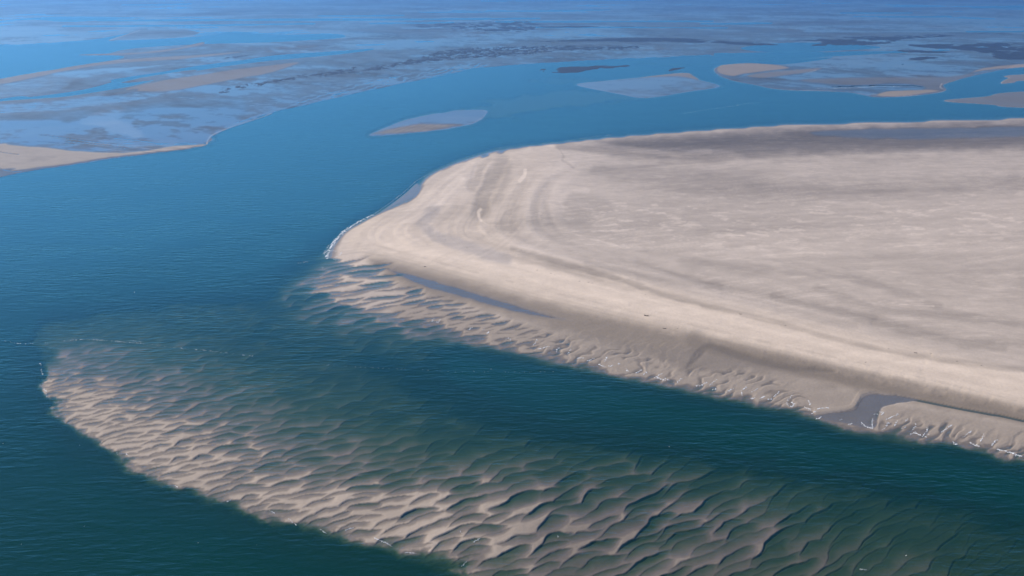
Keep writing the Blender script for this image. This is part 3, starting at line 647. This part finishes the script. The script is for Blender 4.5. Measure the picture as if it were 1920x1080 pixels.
# ------------------------------------------------------------------ mesh building
def tag(o, label=None, cat=None, kind=None, group=None):
    if label: o["label"] = label
    if cat: o["category"] = cat
    if kind: o["kind"] = kind
    if group: o["group"] = group
def mesh_np(name, V, F, material, attrs=()):
    me = bpy.data.meshes.new(name)
    k = F.shape[1]
    me.vertices.add(len(V)); me.vertices.foreach_set("co", V.astype(np.float32).ravel())
    me.loops.add(F.size); me.loops.foreach_set("vertex_index", F.astype(np.int32).ravel())
    me.polygons.add(len(F)); me.polygons.foreach_set("loop_start", np.arange(0, F.size, k, dtype=np.int32))
    me.update(calc_edges=True)
    me.polygons.foreach_set("use_smooth", np.ones(len(F), bool))
    for nm, typ, data in attrs:
        a = me.attributes.new(nm, typ, 'POINT')
        if typ == 'FLOAT_COLOR': a.data.foreach_set("color", data.astype(np.float32).ravel())
        else: a.data.foreach_set("value", data.astype(np.float32).ravel())
    me.materials.append(material)
    o = bpy.data.objects.new(name, me); sc.collection.objects.link(o)
    return o
idx = np.arange(NR * NC, dtype=np.int64).reshape(NR, NC)
QUADS = np.stack([idx[1:, :-1], idx[1:, 1:], idx[:-1, 1:], idx[:-1, :-1]], -1)      # (NR-1, NC-1, 4)
VALL = np.stack([WX, WY, Z], -1).reshape(-1, 3)
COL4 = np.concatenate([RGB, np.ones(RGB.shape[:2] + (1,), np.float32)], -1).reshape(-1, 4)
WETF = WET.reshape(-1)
def sub(name, facemask, material, V, attrs):
    F = QUADS[facemask]
    used, inv = np.unique(F.ravel(), return_inverse=True)
    return mesh_np(name, V[used], inv.reshape(F.shape), material, [(a, b, c[used]) for a, b, c in attrs])
cx = (px[:-1] + px[1:]) / 2; cy = (py[:-1] + py[1:]) / 2
CX, CY = np.meshgrid(cx, cy)
def reg(pts): return inside(CX, CY, np.array(pts, float))
bank_r = reg(N_SHORE and [(4501,100),(1920,208),(1640,217),(1400,227),(1150,246),(1000,262),(900,277),(820,306),(770,335),(720,378),(650,415),(600,450),(560,500),(490,540),
                (470,580),(600,625),(760,650),(900,668),(1050,695),(1250,738),(1400,768),(1550,805),(1700,834),(1920,880),(4501,1580)])
shoal_r = reg([(30,600),(300,540),(470,580),(600,625),(760,650),(850,700),(1050,780),(1400,845),(1700,905),(4501,1700),(4501,1901),(880,1901),(700,1130),(500,1075),(330,1000),(170,910),(60,830),(20,720)]) & ~bank_r
bar_r = reg([(670,262),(680,245),(780,205),(900,198),(930,205),(915,228),(860,246),(760,262)])
flatR = reg([(1060,160),(1200,128),(1345,108),(4501,20),(4501,98),(1920,206),(1700,195),(1500,180),(1360,168),(1210,192)])
flatL = reg([(-2401,470),(0,345),(200,310),(370,288),(400,262),(560,212),(720,172),(900,136),(1100,126),(1345,108),(4501,20),(4501,-41),(-2401,-41)]) & ~flatR
bed_r = ~(bank_r | shoal_r | bar_r | flatR | flatL)
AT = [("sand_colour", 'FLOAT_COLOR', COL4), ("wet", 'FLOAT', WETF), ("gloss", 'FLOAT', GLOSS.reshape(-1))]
o = sub("sandbank", bank_r & ~bed_r, m_sand, VALL, AT); tag(o, "broad pale sandbank curving to a rounded tip between two arms of water", kind='structure')
o = sub("rippled_shoal", shoal_r, m_sand, VALL, AT); tag(o, "half drowned shoal covered in scalloped sand ripples in the foreground", kind='structure')
o = sub("small_sandbar", bar_r & ~bank_r, m_sand, VALL, AT); tag(o, "small pink sandbar alone in the blue channel", kind='structure')
o = sub("mudflat", flatR & ~bank_r & ~bar_r, m_sand, VALL, AT); tag(o, "brownish tidal flat beyond the channel on the right", kind='structure')
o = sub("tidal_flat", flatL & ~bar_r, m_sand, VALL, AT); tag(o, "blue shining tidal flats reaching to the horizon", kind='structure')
o = sub("seabed", bed_r, m_sand, VALL, AT); tag(o, kind='structure')
# sheet of ground that reaches past the survey, to the horizon
fx = np.array([-90000, 90000, 90000, -90000.]); fy = np.array([-4000, -4000, 140000, 140000.])
o = mesh_np("ground", np.stack([fx, fy, np.full(4, -9.0)], -1), np.array([[0, 1, 2, 3]]), m_sand,
            [("sand_colour", 'FLOAT_COLOR', np.tile([.2, .19, .17, 1], (4, 1))), ("wet", 'FLOAT', np.ones(4))])
tag(o, kind='structure')

# water: one level sheet over the same ground points, left out where the sand stands well clear of it
zmin = np.minimum(np.minimum(Z[1:, :-1], Z[1:, 1:]), np.minimum(Z[:-1, 1:], Z[:-1, :-1]))
Vw = VALL.copy(); Vw[:, 2] = 0.0
wmask = zmin < 0.02
flow = WY * 0.85 + WX * 0.5
SHEEN_SILT = 0.95 * ss(640, 330, PY) * ss(1500, 500, PX) + 0.18 * ss(900, 500, PY)  # brighter mid-left water: sky sheen painted in as colour
SHEEN_SILT = SHEEN_SILT + 0.30 * fbm_st((WX * 0.85 - WY * 0.5) / 60, flow / 230, 4, 501, 0.55) * (0.3 + SHEEN_SILT)  # silt plumes drawn out along the flow
SHEEN_SILT = np.clip(SHEEN_SILT, 0, 1).astype(np.float32)
o = sub("water", wmask, m_water, Vw, [("sheen_silt", 'FLOAT', SHEEN_SILT.reshape(-1)), ("depth", 'FLOAT', (-Z).reshape(-1)), ("calm", 'FLOAT', CALM.reshape(-1))])
tag(o, kind='structure')

# ------------------------------------------------------------------ mussel beds: ragged crusts standing a little above the flat
def bed(name, pts, thr, sx_, sy_, seed, h=0.5, label=None, cat=None, kind=None, group=None, material=None, soft=3.0, vs=4.0):
    P = smooth(pts, True)
    b = sl_box(P[:, 0].min() - 3, P[:, 0].max() + 3, P[:, 1].min() - 2, P[:, 1].max() + 2)
    X = PX[b]; Y = PY[b] * vs; Q = P * [1, vs]
    d = seg_dist(X, Y, Q, True); d = np.where(inside(X, Y, Q), d, -d)
    nz = fbm_st(WX[b] / sx_, WY[b] / sy_, 5, seed, 0.72) * 2.2
    f = np.minimum(ss(-soft, soft * 2, d) * 1.6 - 0.8, 1) + nz - thr
    f = np.where(d < -soft, -1, f)
    zz = np.maximum(Z[b], 0.0) - 0.02 + h * np.clip(f * 3, -0.1, 1) * (0.75 + 0.25 * nz)
    V = np.stack([WX[b], WY[b], zz], -1).reshape(-1, 3)
    r_, c_ = f.shape; ix = np.arange(r_ * c_).reshape(r_, c_)
    Fq = np.stack([ix[1:, :-1], ix[1:, 1:], ix[:-1, 1:], ix[:-1, :-1]], -1)
    fm = np.maximum(np.maximum(f[1:, :-1], f[1:, 1:]), np.maximum(f[:-1, 1:], f[:-1, :-1])) > 0
    Fq = Fq[fm]
    used, inv = np.unique(Fq.ravel(), return_inverse=True)
    o = mesh_np(name, V[used], inv.reshape(Fq.shape), material or m_mussel)
    tag(o, label, cat, kind, group)
    return o
G = "dark mussel beds on the tidal flats"
bed("mussel_bed", [(1006,133),(1030,127),(1075,125),(1120,123),(1170,121),(1182,124),(1150,128),(1110,130),(1085,136),(1040,137)], 0.40, 60, 60, 201,
    label="dark lens-shaped mussel bed alone in blue shallows, left of the pale diamond flat", cat="mussel bed", group=G)
bed("mussel_bed", [(1250,132),(1262,128),(1284,127),(1270,131),(1256,134)], 0.40, 50, 50, 202,
    label="tiny dark mussel bed just above the top corner of the pale diamond flat", cat="mussel bed", group=G)
bed("mussel_bed", [(996,79),(1050,75),(1120,73),(1200,70),(1300,73),(1380,78),(1440,81),(1460,85),(1400,85),(1330,82),(1260,79.5),(1180,78.5),(1100,78),(1040,79)], 0.45, 120, 160, 203,
    label="long thin dark mussel bed stretched across the middle distance", cat="mussel bed", group=G)
bed("mussel_bed", [(1456,73),(1520,74),(1560,69),(1640,67),(1740,64),(1810,65),(1760,70),(1690,76),(1670,82),(1600,86),(1520,86),(1540,79),(1500,76)], 0.50, 120, 160, 204,
    label="broad brown-black mussel bed, farther left of the two large ones at the right edge", cat="mussel bed", group=G)
bed("mussel_bed", [(1700,84),(1780,82),(1860,80),(1990,76),(2300,70),(2300,110),(1960,112),(1880,111),(1840,100),(1800,94),(1740,90)], 0.62, 120, 130, 205,
    label="ragged blue-black mussel bed running off the right edge", cat="mussel bed", group=G)
bed("mussel_bed", [(1640,93),(1700,92),(1760,96),(1785,99),(1740,100),(1680,97)], 0.40, 90, 110, 206,
    label="small narrow dark mussel bed between the two large ones on the right", cat="mussel bed", group=G)
bed("mussel_bed", [(1702,110),(1730,107),(1760,108),(1740,112),(1715,113)], 0.40, 90, 110, 207,
    label="smallest dark mussel bed on the right, nearest to the brown flat", cat="mussel bed", group=G)
bed("mussel_bed", [(960,51),(1040,49),(1120,48.5),(1180,48),(1190,49.5),(1120,50.5),(1040,51.5),(980,52)], 0.50, 200, 300, 208, h=1.0,
    label="hair-thin dark mussel bed, farthest one near the horizon", cat="mussel bed", group=G)
bed("mussel_clumps", [(370,184),(400,172),(450,158),(520,146),(600,132),(660,126),(740,116),(800,100),(840,92),(950,86),(1090,84),(1200,86),(1180,94),(1060,97),(960,106),(860,112),(780,122),(700,134),(600,146),(500,160),(420,176)],
    0.78, 9, 16, 211, h=0.5, kind="stuff", label="scattered dark mussel clumps in a long band over the flat", soft=8)
bed("mussel_clumps", [(760,46),(850,42),(1000,38),(1010,58),(900,60),(800,54)], 0.85, 26, 60, 212, h=0.7, kind="stuff", label="faint mussel clumps near the horizon", soft=8)
bed("mussel_clumps", [(350,118),(400,110),(470,100),(500,98),(480,104),(420,112)], 0.75, 12, 26, 213, h=0.6, kind="stuff", label="mussel clumps beside the thin channel on the left", soft=8)

# ------------------------------------------------------------------ foam
def foam(name, strokes, label, kind='stuff', seed=1, zz=0.03):
    rg = np.random.default_rng(seed); V = []; Fs = []; n0 = 0
    for pts, wpx, dens in strokes:
        P = smooth(pts, n=6)
        for a, b in zip(P[:-1], P[1:]):
            L = float(np.hypot(*(b - a)))
            k = rg.poisson(L * dens)
            for _ in range(k):
                t_ = rg.uniform(); q = a + (b - a) * t_
                q = q + rg.normal(0, 0.42, 2) * wpx * np.array([1.0, 0.75])
                gx, gy = ground(q[0], q[1]); m = float(ground(q[0] + 1, q[1])[0] - gx)
                r_ = m * wpx * rg.uniform(0.12, 0.5); dr = b - a
                ga, gb = ground(*a), ground(*b); th = math.atan2(gb[1] - ga[1], gb[0] - ga[0])
                el = rg.uniform(0.8, 2.2); sides = 8
                jj = int(np.clip(np.searchsorted(px, q[0]), 0, NC - 1)); ii = int(np.clip(np.searchsorted(py, q[1]), 0, NR - 1))
                z0 = max(float(Z[ii, jj]), 0.0) + zz
                rr = r_ * rg.uniform(0.6, 1.2, sides)
                V.append((gx, gy, z0 + 0.10))
                for s in range(sides):
                    an = 2 * math.pi * s / sides; ex = math.cos(an) * rr[s] * el; ey = math.sin(an) * rr[s]
                    V.append((gx + ex * math.cos(th) - ey * math.sin(th), gy + ex * math.sin(th) + ey * math.cos(th), z0))
                for s in range(sides):
                    Fs.append((n0, n0 + 1 + s, n0 + 1 + (s + 1) % sides))
                n0 += sides + 1
    o = mesh_np(name, np.array(V), np.array(Fs), m_foam); tag(o, label, None, kind)
    return o
foam("surf_foam", [([(613,484),(616,472),(622,461),(630,449),(640,439),(650,430)], 3.6, 2.4), ([(606,478),(612,470),(620,458)], 3.0, 0.9), ([(622,470),(640,474),(634,480),(625,486),(642,488)], 1.6, 0.8),
     ([(650,430),(668,419),(682,411),(700,402)], 2.2, 3.0), ([(700,402),(718,390),(736,377),(760,358),(780,340),(800,328)], 1.0, 1.8), ([(800,328),(830,312),(870,297),(920,281),(960,273)], 0.7, 1.0),
     ([(1010,270),(1060,265),(1100,258),(1150,252)], 0.8, 0.8), ([(560,494),(580,490)], 2.0, .5), ([(604,500),(610,512),(600,520)], 1.6, 0.6)], "white surf along the rounded tip of the sandbank", seed=2)
foam("foam_streak", [([(0,637),(25,643),(50,645),(90,643)], 1.2, 0.25), ([(118,640),(150,637),(190,638),(230,641),(275,645)], 1.4, 0.5), ([(240,638),(268,641)], 1.0, 0.8), ([(275,645),(335,653)], 0.8, 0.25), ([(335,652),(350,655),(362,655),(400,659),(450,665),(475,668)], 1.3, 0.4),
     ([(600,684),(700,690),(800,694),(860,698),(900,697),(960,698),(1040,697)], 0.9, 0.12)], "thin broken line of white foam drifting over the water", seed=3)
foam("foam_streak", [([(1280,213),(1330,205),(1380,198),(1400,194),(1430,192)], 0.7, 0.9)], "faint foam line in the far channel right of the sandbank tip", seed=4)
foam("breaking_foam", [([(1530,166),(1560,165),(1590,165),(1620,163),(1650,162),(1690,162)], 1.6, 0.55), ([(1560,166),(1600,165),(1640,163)], 1.2, 1.0), ([(1636,176),(1645,178)], 1, 1.2)], "row of white breakers on the far right flat", seed=5)
ED = [[(1122,683),(1136,690)],[(1134,678),(1138,670)],[(1143,688),(1151,685)],[(1157,684),(1163,683)],[(1174,693),(1178,698)],[(1192,700),(1203,694)],[(1207,703),(1213,698)],[(1227,709),(1241,701)],[(1232,708),(1246,714)],
 [(1247,711),(1256,713)],[(1270,717),(1278,711)],[(1304,724),(1315,722),(1326,718)],[(1332,722),(1342,714)],[(1335,731),(1344,729)],[(1363,736),(1375,729)],[(1391,742),(1391,734),(1400,727)],[(1411,735),(1421,730)],
 [(1408,748),(1415,747)],[(1424,749),(1434,744)],[(1440,749),(1448,747),(1461,735)],[(1485,743),(1477,752),(1476,759),(1484,763),(1489,759),(1484,755)],[(1516,752),(1519,760)],[(1507,762),(1513,767),(1520,769)],
 [(1532,769),(1548,766),(1555,767)],[(1522,776),(1530,773)],[(1530,786),(1536,785),(1541,780)],[(1575,788),(1579,787)],[(1591,796),(1597,795)],[(1614,792),(1624,800),(1637,804)],[(1637,804),(1635,793),(1637,783)],
 [(1640,777),(1645,776)],[(1652,779),(1657,775),(1650,773)],[(1660,788),(1674,782),(1685,777)],[(1661,801),(1664,794),(1670,793)],[(1653,806),(1660,803)],[(1678,798),(1682,790)],[(1697,790),(1703,786)],[(1692,804),(1700,801)],
 [(1711,806),(1718,798),(1714,793)],[(1707,815),(1715,812),(1727,817)],[(1731,818),(1738,807),(1740,800)],[(1742,813),(1736,820)],[(1763,811),(1775,804),(1785,797)],[(1787,828),(1790,832),(1797,834)],[(1805,820),(1822,809)],[(1818,830),(1835,837)],
 [(1838,830),(1845,815)],[(1858,836),(1870,824)],[(1870,843),(1900,850)],[(1895,850),(1918,856)],[(819,605),(826,600)],[(881,618),(886,613)],[(905,620),(907,617)],[(912,626),(918,622)],[(949,637),(955,633)],[(957,640),(958,634)],[(1000,648),(1007,638)],
 [(1010,655),(1030,650)],[(1043,660),(1048,651)],[(1064,665),(1067,659),(1072,655)],[(1080,672),(1095,672)],[(1102,677),(1117,671)],[(810,602),(815,598)]]
foam("edge_foam", [(p, 2.0, 1.6) for p in ED], "white foam crescents in the notches of the sandbank's near edge", seed=6)
ES = [[(425,941),(435,936)],[(505,958),(516,963)],[(540,973),(556,985)],[(600,992),(612,1001)],[(645,995),(662,990)],[(724,1018),(730,1022),(737,1026)],[(866,1062),(875,1053)],[(700,1010),(724,1018)],[(760,1036),(780,1038)],[(885,1018),(900,1010)],
 [(236,850),(240,855)],[(218,847),(220,852)],[(328,910),(333,914)],[(130,782),(128,788)],[(84,730),(88,745)],[(1044,1004),(1046,1008)],[(1698,1041),(1702,1043)],[(1610,1067),(1625,1069)],[(80,700),(76,690)],[(863,996),(866,1000)]]
foam("edge_foam", [(p, 1.5, 1.3) for p in ES] + [([(75,680),(82,715),(90,750)], 4, 0.12)],
     "small white foam flecks along the outer edge of the rippled shoal", seed=7)
# white caps far out on open water
rg = np.random.default_rng(12); caps = []
for k in range(70):
    x, y = rg.uniform(0, 1920), rg.uniform(340, 1060)
    zc = Z[np.searchsorted(py, y) - 1, np.searchsorted(px, x) - 1]
    if zc < -0.5 and (rg.uniform() < 0.7): caps.append(([(x, y), (x + rg.uniform(1, 3), y + rg.uniform(-.6, .3))], 0.8, 1.0))
foam("white_caps", caps, "tiny white specks of foam scattered over the open water", seed=8)

# ------------------------------------------------------------------ driftwood
def log_mesh(L, seed):
    rg = np.random.default_rng(seed); V = []; Fq = []
    def limb(p0, p1, r0, r1, rings=6, sides=7, bend=0.1):
        n0 = len(V); d = p1 - p0; d = d / np.linalg.norm(d); a = np.cross(d, [0, 0, 1.0]); a /= max(np.linalg.norm(a), 1e-6); b = np.cross(a, d)
        for i in range(rings + 1):
            t_ = i / rings; c = p0 + (p1 - p0) * t_ + a * math.sin(t_ * math.pi) * bend * L + rg.normal(0, .01 * L, 3)
            rad = (r0 + (r1 - r0) * t_) * rg.uniform(0.9, 1.1) * (0.35 if i in (0, rings) else 1)
            for s in range(sides):
                an = 2 * math.pi * s / sides
                V.append(c + (a * math.cos(an) + b * math.sin(an)) * rad)
        for i in range(rings):
            for s in range(sides):
                Fq.append((n0 + i * sides + s, n0 + i * sides + (s + 1) % sides, n0 + (i + 1) * sides + (s + 1) % sides, n0 + (i + 1) * sides + s))
    r = L * 0.09
    limb(np.array([-L / 2, 0, r * .9]), np.array([L / 2, 0, r * .7]), r, r * .55)
    limb(np.array([L * .1, 0, r]), np.array([L * .38, L * .25, r * 2.2]), r * .5, r * .2, bend=0.04)
    limb(np.array([-L * .2, 0, r]), np.array([-L * .05, -L * .22, r * 2.6]), r * .4, r * .15, bend=0.03)
    return np.array(V), np.array(Fq)
WOOD = [(1212,597,5.0,-0.5,"largest dark driftwood log, low on the sand ridge right of the long pool"),
 (797,502,2.6,0.2,"dark driftwood piece on pale sand just above the head of the long pool"),
 (1246,619,3.0,-0.3,None),(1270,620,1.6,0,None),(1388,595,2.6,-0.4,None),(1472,616,1.8,0,None),(1504,627,1.4,0.3,None),(1716,668,2.6,-0.5,None),(1793,684,1.8,0.1,None),(1839,692,1.6,0,None),
 (1622,686,1.6,0.2,None),(835,454,1.8,0.4,None),(876,469,2.0,-.6,None),(838,486,1.2,0,None),(1007,512,1.6,0,None),(1033,518,1.6,.2,None),(1040,521,1.2,0,None),(1086,533,1.6,.5,None),(1103,535,1.4,0,None),
 (1111,536,1.2,0,None),(978,474,1.6,0,None),(1210,558,1.4,0,None),(1745,669,1.4,0,None),(1665,660,1.2,0,None)]
logs = {}
for k, (x, y, L, rz, lab) in enumerate(WOOD):
    key = k % 4
    if key not in logs:
        V, Fq = log_mesh(1.0, 50 + key); src = mesh_np("driftwood", V, Fq, m_wood); logs[key] = src; o = src
    else:
        o = logs[key].copy(); sc.collection.objects.link(o)
    gx, gy = ground(x, y); o.location = (float(gx), float(gy), float(Z[np.searchsorted(py, y), np.searchsorted(px, x)]) - 0.03)
    o.rotation_euler = (0, 0, rz); o.scale = (L * .55,) * 3
    for kk in ("label", "category", "group"):
        if kk in o: del o[kk]
    tag(o, lab or "small dark scrap of driftwood on the strand line of the pale sand ridge", "driftwood", None, "driftwood scattered along the sand ridge")

# ------------------------------------------------------------------ the air
m_haze = bpy.data.materials.new("haze_air"); m_haze.use_nodes = True; n = m_haze.node_tree.nodes; l = m_haze.node_tree.links; n.clear()
out = N(n, "ShaderNodeOutputMaterial"); pv = N(n, "ShaderNodeVolumePrincipled"); l.new(pv.outputs[0], out.inputs["Volume"])
pv.inputs["Color"].default_value = (0.17, 0.47, 1.0, 1); pv.inputs["Density"].default_value = 1.5e-4; pv.inputs["Anisotropy"].default_value = 0.5
X0, X1, Y0, Y1, Z0, Z1 = -91000, 91000, -4500, 141000, -10.5, 175
V = np.array([[x, y, z] for z in (Z0, Z1) for y in (Y0, Y1) for x in (X0, X1)], float)
F = np.array([[0, 2, 3, 1], [4, 5, 7, 6], [0, 1, 5, 4], [2, 6, 7, 3], [0, 4, 6, 2], [1, 3, 7, 5]])
o = mesh_np("haze", V, F, m_haze); o.data.polygons.foreach_set("use_smooth", np.zeros(6, bool)); tag(o, kind='stuff')
